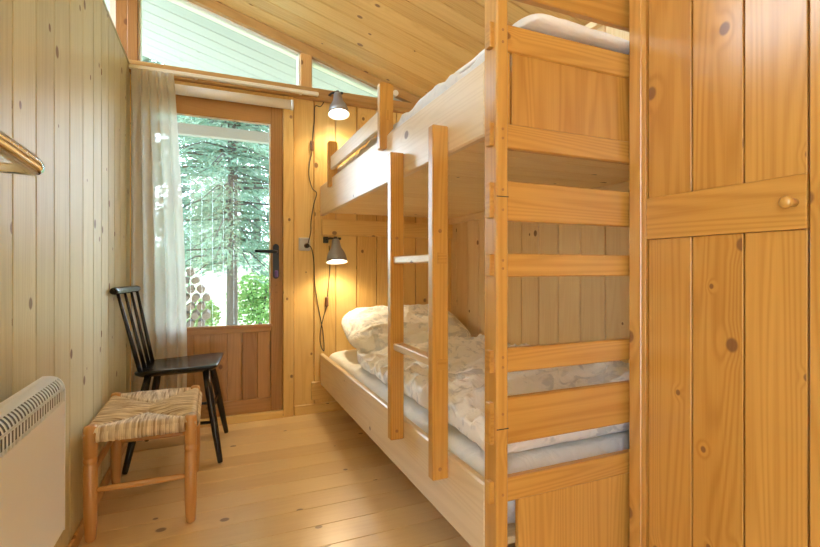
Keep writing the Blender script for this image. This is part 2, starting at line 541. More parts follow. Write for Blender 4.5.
mb.box(-.43, .405, YB - .018, YB + .06, 1.967, 2.03, grain='x')
mb.box(-.44, .405, YB - .022, YB + .06, 0, .044, grain='x')
mb.box(-.52, -.427, YB - .0, YB + .06, 0, 2.03, grain='z')
dpart('door_frame', mb, WALL)
# handle
hd = MB()
hp = []
for k in range(24):
    a = 2 * PI * k / 24
    hp.append((.362 + .019 * math.cos(a), .985 + (.088 if math.sin(a) > 0 else -.088) + .022 * math.sin(a)))
hd.prism(hp, YB - .004, YB + .006, 'y')
h_ = dpart('door_handle', hd, IRON)
mb = MB(); mb.tube([(.362, YB, 1.045), (.362, YB - .04, 1.045), (.352, YB - .052, 1.045), (.33, YB - .054, 1.045), (.23, YB - .052, 1.047)], [.009, .009, .010, .011, .009], 10)
mb.build('lever', IRON, h_)
mb = MB(); mb.tube([(.362, YB - .003, .905), (.362, YB - .02, .905)], .009, 10); mb.box(.352, .372, YB - .032, YB - .018, .885, .928, bev=.004)
tag(mb.build('key', KEYM, h_), 'violet key head in the lock')
mb = MB()
for z in (.835, .79):
    mb.tube([(.365, YB - .002, z), (.365, YB + .006, z)], .007, 10)
tag(dpart('screw_hole', mb, DARKW), kind=None)

# ------------------------------------------------------------------ things on the back wall
def lamp(name, x, y, ztop, label, group='reading lamps', rot=0, tilt=-.22):
    r = empty(name, (x, YB, ztop)); tag(r, label, 'lamp', group)
    q = Matrix.Rotation(tilt, 3, 'X')
    dy = y - YB
    X = lambda p: q @ p + Vector((0, dy, 0))
    # shade
    prof = [(.0, .012), (.022, .012), (.026, .0), (.028, -.02), (.034, -.045), (.052, -.075), (.061, -.10), (.068, -.138), (.0662, -.138), (.059, -.10), (.047, -.075), (.031, -.045), (.0, -.03)]
    s = MB().lathe(prof, X, 36); s.mi = [0 if i < 36 * 7 else 1 for i in range(len(s.f))]
    s.build('lamp_shade', [GREY, SHADEIN], r)
    b = MB().lathe([(.0, -.06), (.016, -.065), (.03, -.088), (.036, -.106), (.032, -.124), (.018, -.134), (.0, -.137)], X, 24)
    b.build('bulb', BULB, r)
    c = MB()
    c.tube([X(Vector((0, 0, .008))), X(Vector((0, 0, .028)))], [.017, .012], 16)
    c.tube([X(Vector((-.012, 0, .018))), Vector((-.03, dy + .03, .02)), Vector((-.045, -.022, .015))], .007, 10)
    c.box(-.062, -.030, -.024, -.001, -.008, .032, bev=.003)
    c.tube([Vector((.016, dy, .018)), Vector((.034, dy, .018))], .008, 10)
    c.build('wall_bracket', BLACKP, r)
    l = bpy.data.lights.new('reading_light', 'SPOT'); l.energy = 11; l.color = (1, .78, .50); l.shadow_soft_size = .03
    l.spot_size = math.radians(150); l.spot_blend = .5
    lo = bpy.data.objects.new('light_source', l); link(lo, r)
    lo.location = X(Vector((0, 0, -.142))); lo.rotation_euler = (tilt, 0, 0)
    return r
lamp('wall_reading_lamp', .735, 2.905, 2.055, 'grey metal reading lamp above the upper bunk, lit')
lamp('wall_reading_lamp', .722, 2.905, 1.115, 'grey metal reading lamp under the upper bunk near the white pillow, lit')

def smooth_path(pts, n=6):
    P = [Vector(p) for p in pts]; P = [P[0]] + P + [P[-1]]; r = []
    for i in range(1, len(P) - 2):
        for k in range(n):
            t = k / n
            r.append(.5 * ((2 * P[i]) + (-P[i - 1] + P[i + 1]) * t + (2 * P[i - 1] - 5 * P[i] + 4 * P[i + 1] - P[i + 2]) * t * t + (-P[i - 1] + 3 * P[i] - 3 * P[i + 1] + P[i + 2]) * t ** 3))
    r.append(P[-2]); return r
yc = YB - .006
def cord(name, pts, sw, label):
    o = empty(name, pts[0]); tag(o, label, 'cord')
    rel = [tuple(Vector(p) - Vector(pts[0])) for p in smooth_path(pts)]
    MB().tube(rel, .0028, 8).build('cable', BLACKP, o)
    s = Vector(sw) - Vector(pts[0])
    MB().box(s.x - .011, s.x + .011, s.y - .010, s.y + .004, s.z - .032, s.z + .032, bev=.005).build('inline_switch', BROWNP, o)
cord('lamp_cord', [(.68, yc - .01, 2.06), (.645, yc, 2.0), (.608, yc, 1.995), (.603, yc, 1.9), (.59, yc, 1.78), (.588, yc, 1.70), (.572, yc, 1.62), (.568, yc, 1.54), (.59, yc, 1.46), (.618, yc, 1.43), (.60, yc, 1.36), (.582, yc, 1.25), (.58, yc, 1.18), (.56, yc - .01, 1.10)],
     (.588, yc, 1.735), 'dark cord from the wall socket up to the upper reading lamp')
cord('lamp_cord', [(.555, yc - .02, 1.09), (.585, yc, 1.07), (.60, yc, .98), (.605, yc, .85), (.63, yc, .68), (.655, yc, .55), (.665, yc, .46), (.665, yc, .40), (.645, yc, .44), (.642, yc, .52), (.662, yc, .62), (.684, yc, .70), (.695, yc, .82), (.705, yc, .95), (.70, yc, 1.09)],
     (.684, yc, .722), 'dark cord looping from the wall socket down to the lower reading lamp')
r = tag(empty('wall_socket', (.54, YB, 1.097)), 'small grey wall socket with a black plug between door and bunk', 'socket')
MB().box(-.038, .036, -.012, -.0005, -.042, .042, bev=.006).build('face_plate', SOCK, r)
MB().tube([(.012, -.012, -.01), (.012, -.05, -.012)], [.017, .012], 14).build('plug', BLACKP, r)
r = tag(MB().tube([(0, .0, 0), (0, -.03, 0)], .020, 18).build('fitting', CREAM), 'small round cream fitting on the back wall beside the bunk guard post', 'fitting')
r.name = 'wall_fitting'; r.location = (1.15, YB - .0305, 2.145)

# roller blind over the door
rb = tag(empty('roller_blind', (.12, YB, 1.97)), 'rolled-up white roller blind in its cassette over the glazed door', 'blind')
MB().tube([(-.50, -.042, .0), (.325, -.042, .0)], .029, 20).build('fabric_roll', WHITE, rb)
MB().tube([(.326, -.042, 0), (.342, -.042, 0)], .032, 20).build('end_cap', HEAT, rb)
MB().box(.328, .338, -.05, .0, -.012, .012).box(.326, .340, -.012, -.002, -.02, .055).build('bracket', HEAT, rb)
# curtain rail + curtain
cr = tag(empty('curtain_rail', (.1, YB, 2.045)), 'slim cream curtain rail along the beam over the door', 'curtain rail')
MB().box(-.525, .512, -.10, -.075, -.012, .010, bev=.004).build('rail', CREAM, cr)
MB().box(-.2, -.185, -.0745, -.0455, -.006, .006).build('bracket', CREAM, cr)
MB().box(.40, .415, -.0745, -.0455, -.006, .006).build('bracket', CREAM, cr)

cu = MB()
def curt(u, v):
    # u across, v down
    z = 2.03 - v * 1.98
    w = .208 + .055 * min(1, v * 1.2) + .02 * math.sin(v * 3)
    x = -.418 + u * w
    fold = math.sin(u * PI * 2 * 5.0 + .5 * math.sin(u * 9) + .3 * math.sin(v * 4))
    amp = .010 + .012 * min(1, v * 2)
    yv = 2.900 + amp * fold - .012 * math.sin(v * 2.5 + u * 3) + .003 * math.sin(u * 60) + .007 * math.sin(u * 75) * max(0, 1 - v * 9)
    return (x + .006 * math.cos(u * PI * 10 + .5), yv, z)
cu.grid(curt, 160, 40)
c = tag(empty('curtain', (-.3, 2.93, 2.03)), 'white translucent pleated curtain hanging left of the glazed door', 'curtain')
local(cu.build('fabric', CURT, c), c)
cu = MB()
for k in range(15):
    x = -.412 + k * .0145
    cu.tube([(x, 2.905, 2.026), (x, 2.905, 2.0325)], .0025, 6)
local(cu.build('hook', CREAM, c), c)['kind'] = 'stuff'

# ------------------------------------------------------------------ bunk bed
XB = .64
bk = tag(empty('bunk_bed', (1.12, 1.98, 0)), 'built-in two-storey pine bunk bed with ladder against the right wall', 'bunk bed')
def bp(name, mb, mat, parent=None):
    o = mb.build(name, mat, parent or bk)
    if parent is None: local(o, bk)
    return o
def B(*a, **k): return MB().box(*a, **k)
# corner posts (near and the wall side)
RY0, RY1 = .967, .990
bp('post', B(XB, .674, .955, 1.014, 0, 2.24, grain='z', bev=.004), BUNK)
bp('post', B(1.566, 1.604, .955, 1.014, 0, 2.05, grain='z'), BUNK)
SD0, SD1 = XB + .001, .668
bp('side_board', B(SD0, SD1, 1.0145, 2.998, 1.283, 1.478, grain='y', bev=.005), BOARD_REFL)
bp('side_board', B(SD0, SD1, 1.0145, 2.998, .184, .384, grain='y', bev=.005), BOARD_REFL)
# rails of the near end
for z0, z1, nm in ((1.632, 1.80, 'end_rail'), (1.487, 1.555, 'end_rail'), (1.243, 1.305, 'end_rail'), (1.06, 1.16, 'end_rail'), (.919, .978, 'end_rail'), (.678, .738, 'end_rail'), (.497, .613, 'end_rail'), (.352, .412, 'end_rail')):
    bp(nm, B(.6745, 1.5655, RY0, RY1, z0, z1, grain='x', bev=.003), BUNK)
    tz0, tz1 = (z0 + .002, z1 - .002) if z1 - z0 < .09 else (z0 + .006, z1 - .006)
    bp('tenon', B(XB - .012, XB + .002, RY0 + .001, RY1 - .001, tz0, tz1, grain='x', bev=.002), BUNK)
# panel with its small stile (upper end)
bp('end_panel', board_run(MB(), 'x', .698, 1.56, 1.300, 1.490, RY0 + .006, RY0 + .018, 'y', w=.9, gap=.0004, bev=.001), BUNK)
bp('panel_stile', B(.6748, .690, RY0 + .002, RY0 + .02, 1.306, 1.486, grain='z'), BUNK)
bp('end_panel', board_run(MB(), 'x', .715, 1.56, .02, .3515, RY0 + .004, RY0 + .018, 'y', w=.9, gap=.0004, bev=.001), BUNK)
bp('panel_stile', B(.6748, .686, RY0 + .008, RY0 + .022, .02, .3515, grain='z'), BUNK)
# slatted bases
def base(z0, z1):
    m = MB(); y = 1.02
    while y < 2.96:
        m.box(.669, 1.595, y + .001, min(y + .113, 2.975) - .001, z0, z1, grain='x', bev=.003); y += .113
    return m
bp('slat_base', base(1.302, 1.322), SLAT)
bp('slat_base', base(.205, .225), SLAT)
bp('wall_ledger', B(1.575, 1.6125, 1.02, 2.975, 1.262, 1.3015, grain='y'), SLAT)
bp('wall_ledger', B(.65, 1.6125, 2.976, 2.9995, 1.158, 1.262, grain='x'), WALL)
bp('wall_ledger', B(.582, 1.6, 2.976, 2.9995, .09, .205, grain='x'), WALL)
bp('lower_ledger', B(1.575, 1.6125, 1.02, 2.975, .16, .2045, grain='y'), SLAT)
# guard rail of the upper bunk: posts notched over the side board
def guard(xl, xr, y0, y1, z0, z1):
    m = MB(); m.prism([(xl, z0 + .004), (xl + .004, z0), (XB - .005, z0), (XB + .0005, z0 + .006), (XB + .0005, 1.455), (XB + .006, 1.4785), (xr, 1.505), (xr, z1 - .008), (xr - .010, z1), (xl + .006, z1), (xl, z1 - .006)], y0, y1, 'y', grain=1); return m
bp('guard_post', guard(.610, .668, 1.737, 1.763, 1.418, 1.686), BUNK)
bp('guard_post', guard(.620, .675, 2.67, 2.70, 1.420, 1.690), BUNK)
bp('guard_rail', B(.632, .654, 1.7635, 2.6695, 1.520, 1.600, grain='y', bev=.004), BOARD_REFL)
bp('tenon', B(.634, .653, 1.735, 1.7375, 1.538, 1.578, bev=.0008), BUNK)
# ladder
lad = bp('ladder', B(.598, .638, 1.2405, 1.5535, .958, .983, grain='y', bev=.003), BOARD_REFL)
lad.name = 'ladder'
bp('rung', B(.598, .638, 1.2405, 1.5535, .645, .670, grain='y', bev=.003), BOARD_REFL, lad)
for y0 in (1.208, 1.554):
    s = B(.588, XB, y0, y0 + .032, .318, 1.362, grain='z', bev=.003)
    bp('stile', s, BUNK, lad)
    for z in (.9705, .6575):
        bp('tenon', B(.603, .634, y0 - .0022, y0 + .0005, z - .016, z + .016, grain='x', bev=.0006), BUNK, lad)
for y0 in (1.208, 1.554):
    for z in (.35, 1.05):
        bp('screw', MB().tube([(.612, y0 - .001, z), (.612, y0 + .001, z)], .006, 10), DARKW, lad)
# dowels and the split line on the near post
dw = MB()
for z in (1.53, 1.50, 1.285, 1.262, 1.135, 1.085, .96, .94, .72, .695, .58, .38):
    dw.tube([(.657, .9535, z), (.657, .956, z)], .0035, 8)
bp('dowel', dw, DARKW)['kind'] = 'stuff'

for z in (1.118, .543):
    jl = MB(); jl.box(XB - .0004, .6744, .9545, .956, z - .0012, z + .0012, bev=0)
    bp('joint_line', jl, BLACKP)

# ------------------------------------------------------------------ bedding
def ridges(x, y, f, seed, warp=.35):
    w = noise.noise(Vector((x * f * .5, y * f * .5, seed))) * warp * 3
    w2 = noise.noise(Vector((x * f * .5 + 9, y * f * .5, seed + 4))) * warp * 3
    n = noise.noise(Vector((x * f + w, y * f * 1.2 + w2, seed + 8)))
    return 1 - min(1, abs(n) * 3.2)
def slab(x0, x1, y0, y1, zb, topf, r=.05, nx=60, ny=110, wall=lambda t: 0, outl=None, sq=.32):
    """closed soft body: top z = topf, sides bulge, rim radius r"""
    m = MB()
    K = 8
    def ring(s):   # s in 0..1 around a rounded rectangle, returns unit offset
        pass
    cols = nx
    # map a sphere-like grid: i over length, j around the section (x,z)
    NJ = nx * 2
    def fn(u, v):
        # v: along y ; u: around section
        yy = y0 + (y1 - y0) * v
        e = min(1, min(yy - y0, y1 - yy) / r) if r else 1
        e = math.sqrt(max(0, 1 - (1 - e) ** 2))
        a = u * 2 * PI
        cx, sz = math.cos(a), math.sin(a)
        px = math.copysign(abs(cx) ** sq, cx); pz = math.copysign(abs(sz) ** sq, sz)
        xm, xw = (x0 + x1) / 2, (x1 - x0) / 2
        if outl: q0, q1 = outl(yy); xm, xw = (q0 + q1) / 2, (q1 - q0) / 2
        X = xm + xw * px * (.90 + .10 * e)
        zt = topf(X, yy)
        zm, zh = (zt + zb) / 2, (zt - zb) / 2
        Z = zm + zh * pz * (.25 + .75 * e)
        if pz < 0: Z = max(Z, zb)
        X += .012 * noise.noise(Vector((X * 5, yy * 5, Z * 7))) * e
        return (X, yy + .0 * pz, Z)
    m.grid(fn, NJ, ny)
    # caps
    for v in (0, ny):
        ids = [i * (ny + 1) + v for i in range(NJ)]
        if v == 0: ids = ids[::-1]
        m.face(ids, [(0, 0)] * len(ids), True)
    return m

# lower mattress with sheet
lm = tag(empty('mattress', (1.13, 2.0, .226)), 'white sheeted mattress on the lower bunk', 'mattress')
def mtop(x, y): return .408 + .006 * noise.noise(Vector((x * 3, y * 3, 2))) + (.010 * ridges(x, y, 7, 12) if y < 1.9 else 0)
local(slab(.688, 1.588, 1.03, 2.965, .227, mtop, r=.04, ny=70, nx=36).build('mattress_body', SHEET, lm), lm)
def skirt():
    m = MB()
    def fn(u, v):
        y = 1.03 + u * 1.93
        a = v
        x = .674 + .10 * a
        z = .392 + .05 * math.sin(min(1, a * 1.6) * PI / 2) + .006 * ridges(y * 2, a, 3, 5) 
        return (x, y, z)
    m.grid(fn, 160, 14); return m
# duvet on the lower bunk
dv = tag(empty('duvet', (1.15, 1.7, .44)), 'crumpled cream and white printed duvet spread over the lower bunk', 'duvet')
def dtop(x, y):
    big = .055 * noise.noise(Vector((x * 2.2, y * 1.8, 11)))
    rd = .034 * ridges(x, y, 4.5, 3) + .020 * ridges(x, y, 9, 7) + .008 * ridges(x, y, 19, 1)
    h = .452 + .03 * math.sin(max(0, min(1, (x - .68) / .5)) * PI / 2) + .055 * max(0, min(1, (2.2 - y) / .8)) * min(1, max(0, x - .68) / .4)
    return h + big + rd
def dout(y):
    return (.690 + .03 * noise.noise(Vector((y * 3, 4, 4))) + (.10 * max(0, (y - 2.2)) ), 1.575)
local(slab(.69, 1.575, 1.035, 2.46, .426, dtop, r=.05, nx=90, ny=230, outl=dout).build('quilt', DUVET, dv), dv)
pw = tag(empty('pillow', (1.14, 2.72, .44)), 'plump printed pillow propped at the wall end of the lower bunk', 'pillow')
def pillow(cx, cy, cz, lx, ly, th, rx, rz=0, seed=0):
    m = MB(); R = Matrix.Rotation(rz, 3, 'Z') @ Matrix.Rotation(rx, 3, 'X')
    def fn(u, v):
        a = u * 2 * PI
        b = (v - .5) * PI
        cb, sb = math.cos(b), math.sin(b)
        ca, sa = math.cos(a), math.sin(a)
        px = math.copysign(abs(ca) ** .5, ca) * abs(cb) ** .35
        py = math.copysign(abs(sa) ** .5, sa) * abs(cb) ** .35
        pz = math.copysign(abs(sb) ** 1.0, sb)
        edge = max(abs(px), abs(py))
        t = th * pz * (1 - .45 * edge ** 3)
        t += (.014 * ridges(px * lx, py * ly, 7, seed) + .008 * ridges(px * lx, py * ly, 15, seed + 2)) * (1 if pz > 0 else .2) * (1 - edge ** 6)
        p = R @ Vector((px * lx, py * ly, t))
        return (cx + p.x, cy + p.y, cz + p.z)
    m.grid(fn, 120, 80); return m
local(pillow(1.13, 2.705, .556, .40, .25, .095, math.radians(20), math.radians(-3), 3).build('pillowcase', DUVET, pw), pw)

# upper bunk bedding
um = tag(empty('mattress', (1.13, 2.0, 1.323)), 'pale mattress on the upper bunk showing over its side board', 'mattress')
def utop(x, y): return 1.548 + .016 * ridges(x * .6, y, 6, 2) + .01 * noise.noise(Vector((x * 3, y * 4, 2)))
local(slab(.681, 1.588, 1.03, 2.965, 1.3235, utop, r=.04, ny=150, nx=70, sq=.15).build('mattress_body', MATT, um), um)
ud = tag(empty('duvet', (1.1, 1.4, 1.53)), 'cream duvet heaped at the near end of the upper bunk', 'duvet')
def udt(x, y):
    return 1.590 + .022 * max(0, 1 - abs(x - .86) / .16) ** .6 + .008 * ridges(x, y, 5, 6) + .012 * noise.noise(Vector((x * 2.5, y * 2, 1)))
def udo(y): return (.735 + .03 * noise.noise(Vector((y * 3, 4, 4))), 1.545)
local(slab(.74, 1.545, .957, 1.40, 1.568, udt, r=.07, nx=60, ny=90, outl=udo).build('quilt', SHEET, ud), ud)

# ------------------------------------------------------------------ closet
XC = 1.08
cl = tag(empty('wardrobe', (1.34, .5, 0)), 'tall built-in pine wardrobe with boarded door in front of the bunk', 'wardrobe')
cy0, cy1 = -.0, .953
m = MB()
m.box(XC + .02, 1.605, cy1 - .02, cy1 - .0005, 0, 2.045, grain='z')
m.box(XC + .02, 1.605, cy0, cy0 + .02, 0, 2.045, grain='z')
m.box(1.585, 1.605, cy0 + .02, cy1 - .02, 0, 2.045, grain='z')
m.box(XC + .02, 1.585, cy0 + .02, cy1 - .02, .0, .06, grain='y')
local(m.build('body', CLOS, cl), cl)
m = MB()
m.box(XC, XC + .022, .913, .953, 0, 2.2, grain='z', bev=.002)
m.box(XC + .0012, XC + .022, .8985, .9129, 0, 2.2, grain='z', bev=.0003)
m.box(XC, XC + .022, .32, .5255, 0, 2.2, grain='z', bev=.003)
m.box(XC, XC + .022, cy0, .3195, 0, 2.2, grain='z', bev=.003)
local(m.build('face_frame', CLOS, cl), cl)
door = MB()
dy = [.529, .650, .771, .896]
for z0, z1 in ((.10, 1.0185), (1.1295, 2.10)):
    for a, b_ in zip(dy[:-1], dy[1:]):
        door.box(XC + .006, XC + .022, a + .0022, b_ - .0022, z0, z1, grain='z', bev=.0012)
door.box(XC + .0222, XC + .030, .529, .896, .03, 2.18, grain='z')
door.box(XC - .001, XC + .018, .529, .896, 1.019, 1.129, grain='y', bev=.0012)
door.box(XC - .001, XC + .018, .529, .896, .03, .0995, grain='y', bev=.0012)
door.box(XC - .001, XC + .018, .529, .896, 2.101, 2.18, grain='y', bev=.003)
dr = local(door.build('door', CLOS, cl), cl)
kb = MB().lathe([(.0, -.036), (.008, -.035), (.0125, -.030), (.0115, -.022), (.008, -.012), (.0085, .0), (.0, .0)], lambda p: Vector((XC + p.z, .550 + p.x, 1.073 + p.y)), 20)
kb.build('knob', BUNK, dr)

# ------------------------------------------------------------------ heater
ht = tag(empty('panel_heater', (XL, 1.0, .28)), 'white electric panel heater with top grille on the left wall', 'heater')
HX0, HX1, HY0, HY1, HZ0, HZ1 = -.388, -.342, .42, 1.40, .287, .674
def prof_heater():
    p = [(HX0, HZ0), (HX1 - .005, HZ0), (HX1, HZ0 + .005), (HX1, HZ1 - .036)]
    return p
m = MB()
m.prism([(HX0, HZ0), (HX1 - .005, HZ0), (HX1, HZ0 + .005), (HX1, HZ1 - .066), (HX0, HZ1 - .066)], HY0, HY1 - .004, 'y')
local(m.build('front_panel', HEAT, ht), ht)
m = MB()   # rounded cap in strips with slots between
R = .034
cx_, cz_ = HX1 - R, HZ1 - R
arc = [(cx_ + R * math.cos(a), cz_ + R * math.sin(a)) for a in [PI / 2 * k / 10 for k in range(11)]]
def capsec(k0, k1, th=.003):
    o = arc[k0:k1 + 1]; c0 = Vector((cx_, cz_))
    i = [tuple(c0 + (Vector(q) - c0) * (1 - th / R)) for q in o[::-1]]
    return o + i
m.prism(capsec(0, 1), HY0, HY1 - .004, 'y', smooth=True)
m.prism(capsec(6, 10), HY0, HY1 - .004, 'y', smooth=True)
m.prism([(HX0, HZ1 - .003), (cx_ + .001, HZ1 - .003), (cx_ + .001, HZ1), (HX0, HZ1)], HY0, HY1 - .004, 'y')
yy = HY0
while yy < HY1 - .012:
    m.prism(capsec(1, 6, .0012), yy, yy + .0055, 'y', smooth=True)
    m.box(HX1 - .0012, HX1, yy, yy + .005, HZ1 - .066, HZ1 - R, bev=0)
    yy += .0165
local(m.build('grille', HEAT, ht), ht)
m = MB(); c0 = Vector((cx_, cz_))
m.prism([tuple(c0 + (Vector(q) - c0) * .78) for q in arc] + [(HX0 + .01, HZ1 - .010), (HX0 + .01, HZ1 - .064), (HX1 - .008, HZ1 - .064)], HY0 + .004, HY1 - .008, 'y')
local(m.build('heating_element', HEATG, ht), ht)
m = MB()
m.prism([(HX0, HZ0), (HX1, HZ0), (HX1 + .001, HZ1 - R)] + arc + [(HX0, HZ1)], HY1 - .004, HY1, 'y')
local(m.build('side_cap', HEAT, ht), ht)
for y_ in (.62, 1.2): local(MB().box(XL + .0005, HX0 - .0005, y_, y_ + .05, .34, .60).build('wall_bracket', HEAT, ht), ht)

# ------------------------------------------------------------------ rush-seat stool
st = tag(empty('stool', (-.215, 2.11, 0)), 'low wooden stool with a woven rush seat beside the left wall', 'stool')
SX0, SX1, SY0, SY1 = -.391, -.078, 1.895, 2.35
def leg(x, y, topz):
    zs = [(0, .014), (.004, .0165), (.03, .0185), (.10, .0215), (.262, .0215), (.266, .0185), (.270, .0215), (.284, .0215), (.288, .0185), (.292, .0215), (topz - .012, .0215), (topz - .003, .018), (topz, .010)]
    m = MB(); m.tube([(x, y, z) for z, r_ in zs], [r_ for z, r_ in zs], 18); return m
for x, y in ((SX0, SY0), (SX1, SY0), (SX0, SY1), (SX1, SY1)):
    local(leg(x, y, .398).build('leg', STOOLW, st), st)
def stretch(p, q, r_=.0105):
    p, q = Vector(p), Vector(q)
    return local(MB().tube([p + (q - p) * t for t in (0, .15, .5, .85, 1)], [r_ * .75, r_ * .95, r_ * 1.1, r_ * .95, r_ * .75], 12).build('stretcher', STOOLW, st), st)
stretch((SX0, SY0, .172), (SX1, SY0, .172)); stretch((SX0, SY1, .185), (SX1, SY1, .185))
stretch((SX0, SY0, .225), (SX0, SY1, .225)); stretch((SX1, SY0, .235), (SX1, SY1, .235))
RUSH, t = nt('woven_rush')
uv = N(t, 'ShaderNodeUVMap'); tc = N(t, 'ShaderNodeTexCoord')
n_ = N(t, 'ShaderNodeTexNoise', Scale=26.0, Detail=5.0); mp = N(t, 'ShaderNodeMapping'); mp.inputs['Scale'].default_value = (1, 1, 1)
L(t, tc.outputs['Object'], n_.inputs['Vector'])
at_ = t.nodes.new('ShaderNodeAttribute'); at_.attribute_name = 'tone'
cr_ = N(t, 'ShaderNodeMix', data_type='RGBA'); L(t, at_.outputs['Fac'], cr_.inputs[0])
cr_.inputs[6].default_value = (.34, .23, .12, 1); cr_.inputs[7].default_value = (.86, .75, .58, 1)
p_ = N(t, 'ShaderNodeBsdfPrincipled', Roughness=.55); L(t, cr_.outputs[2], p_.inputs['Base Color'])
out(t, p_.outputs[0])
m = MB()
ax0, ax1, ay0, ay1, zt = SX0 + .0, SX1 - .0, SY0 + .0, SY1 - .0, .395
def rush(u, v):
    x = ax0 - .018 + u * (ax1 - ax0 + .036); y = ay0 - .018 + v * (ay1 - ay0 + .036)
    # leave the corner posts standing proud: seat dips toward the centre
    du = min(u, 1 - u); dv_ = min(v, 1 - v)
    e = min(du * .357, dv_ * .481)
    side_x = du * .357 < dv_ * .481         # nearest rail is left/right: strands run in x
    diag = abs(du * .357 - dv_ * .481)
    ph = (y / .0062) if side_x else (x / .0062)
    j = noise.noise(Vector((x * 40, y * 40, 0))) * 1.5
    s = abs(math.sin(ph * PI + j))
    h = .0042 * (s ** .6) - .016 * min(1, e / .12) ** .7 - .010 * max(0, 1 - diag / .014) + .016 * min(1, diag / .10) * min(1, e / .1)
    edge = min(1, e / .020)
    z = zt - .003 + h - .020 * (1 - math.sqrt(max(0, 1 - (1 - edge) ** 2)))
    return (x, y, z)
m.grid(rush, 230, 260)
def edge_band(p0, p1, nrm, n):
    def fn(u, v):
        p = Vector(p0).lerp(Vector(p1), u); Lr = (Vector(p1) - Vector(p0)).length
        ph = u * Lr / .0062
        b = .003 * abs(math.sin(ph * PI)) ** .6
        a = v * PI
        return tuple(p + Vector(nrm) * (.000 + (b + .010 * math.sin(a))) + Vector((0, 0, -.018 - .036 * v + .003 * noise.noise(Vector((u * 30, v, 2))))))
    m.grid(fn, n, 10)
e_ = .018
edge_band((ax0 + .02, ay0 - e_ + .001, zt), (ax1 - .02, ay0 - e_ + .001, zt), (0, -1, 0), 260)
edge_band((ax1 - .02, ay1 + e_, zt), (ax0 + .02, ay1 + e_, zt), (0, 1, 0), 260)
edge_band((ax1 + e_, ay0 + .02, zt), (ax1 + e_, ay1 - .02, zt), (1, 0, 0), 300)
edge_band((ax0 - e_, ay1 - .02, zt), (ax0 - e_, ay0 + .02, zt), (-1, 0, 0), 300)
m.grid(lambda u, v: (ax0 - e_ + u * (ax1 - ax0 + 2 * e_), ay1 + e_ - v * (ay1 - ay0 + 2 * e_), zt - .052), 4, 4)
so_ = local(m.build('seat', RUSH, st), st)
ca = so_.data.color_attributes.new('tone', 'FLOAT_COLOR', 'POINT')
for vtx in so_.data.vertices:
    x, y, z = vtx.co
    u_, v_ = (x - ax0 + .018) / (ax1 - ax0 + .036), (y - ay0 + .018) / (ay1 - ay0 + .036)
    sx_ = min(u_, 1 - u_) * (ax1 - ax0 + .036) < min(v_, 1 - v_) * (ay1 - ay0 + .036)
    k_ = math.floor((y if sx_ else x) / .0062)
    w_ = noise.noise(Vector((k_ * 3.7, (x if sx_ else y) * 14, 5.0 if sx_ else 9.0)))
    ca.data[vtx.index].color = (max(0, min(1, .55 + w_ * 1.1)),) * 3 + (1,)

# ------------------------------------------------------------------ black spindle-back chair
ch = tag(empty('chair', (-.15, 2.635, 0)), 'black lacquered spindle-back wooden chair in the corner by the curtain', 'chair')
ch.rotation_euler = (0, 0, math.radians(-5))
# local: +x is the front, y across
def cp(name, mb, mat=BLACK): return mb.build(name, mat, ch)
m = MB()
out_pts = []
def seat_outline():
    P_ = []
    c4 = [(-.185, -.165, .035), (.185, -.190, .035), (.190, .190, .035), (-.185, .165, .035)]
    n = len(c4)
    for i, (x, y, r_) in enumerate(c4):
        a0 = [PI, 1.5 * PI, 0, .5 * PI][i]
        cx, cy = x + (r_ if x < 0 else -r_), y + (r_ if y < 0 else -r_)
        for k in range(7):
            a = a0 + k / 6 * PI / 2
            P_.append((cx + r_ * math.cos(a), cy + r_ * math.sin(a)))
    return P_
so = seat_outline()
def ringz(sc, z):
    return [(p[0] * sc, p[1] * sc, z(p[0] * sc, p[1] * sc)) for p in so]
zf = lambda x, y: .448 + .010 * (x / .19)
layers = [ringz(.88, lambda x, y: zf(x, y) - .018), ringz(.985, lambda x, y: zf(x, y) - .004), ringz(1.0, lambda x, y: zf(x, y) + .003), ringz(.99, lambda x, y: zf(x, y) + .010), ringz(.95, lambda x, y: zf(x, y) + .012), ringz(.7, lambda x, y: zf(x, y) + .008), ringz(.4, lambda x, y: zf(x, y) + .005), ringz(.05, lambda x, y: zf(x, y) + .004)]
nS = len(so)
for lay in layers: m.v.extend(lay)
for i in range(len(layers) - 1):
    for k in range(nS):
        k2 = (k + 1) % nS
        m.face([i * nS + k, i * nS + k2, (i + 1) * nS + k2, (i + 1) * nS + k], [(0, 0)] * 4, True)
m.face([k for k in range(nS)][::-1], [(0, 0)] * nS); m.face([(len(layers) - 1) * nS + k for k in range(nS)], [(0, 0)] * nS)
cp('seat', m)
legs = {}
for sx, sy in ((1, -1), (1, 1), (-1, -1), (-1, 1)):
    top = Vector((.125 * sx, .125 * sy, .438)); bot = Vector((.20 * sx if sx > 0 else -.205, .215 * sy, .003))
    legs[(sx, sy)] = (top, bot)
    cp('leg', MB().tube([bot + (top - bot) * t for t in (0, .02, .35, .75, 1)], [.0105, .0125, .0165, .0185, .0155], 16))
def on(k, z):
    t_, b_ = legs[k]; q = (z - b_.z) / (t_.z - b_.z); return b_ + (t_ - b_) * q
for a, b_, z in (((1, -1), (-1, -1), .19), ((1, 1), (-1, 1), .19), ((1, -1), (1, 1), .245), ((-1, -1), (-1, 1), .245)):
    cp('stretcher', MB().tube([on(a, z), on(a, z).lerp(on(b_, z), .5), on(b_, z)], [.007, .009, .007], 12))
TR0, TR1 = Vector((-.243, -.25, .838)), Vector((-.243, .205, .832))
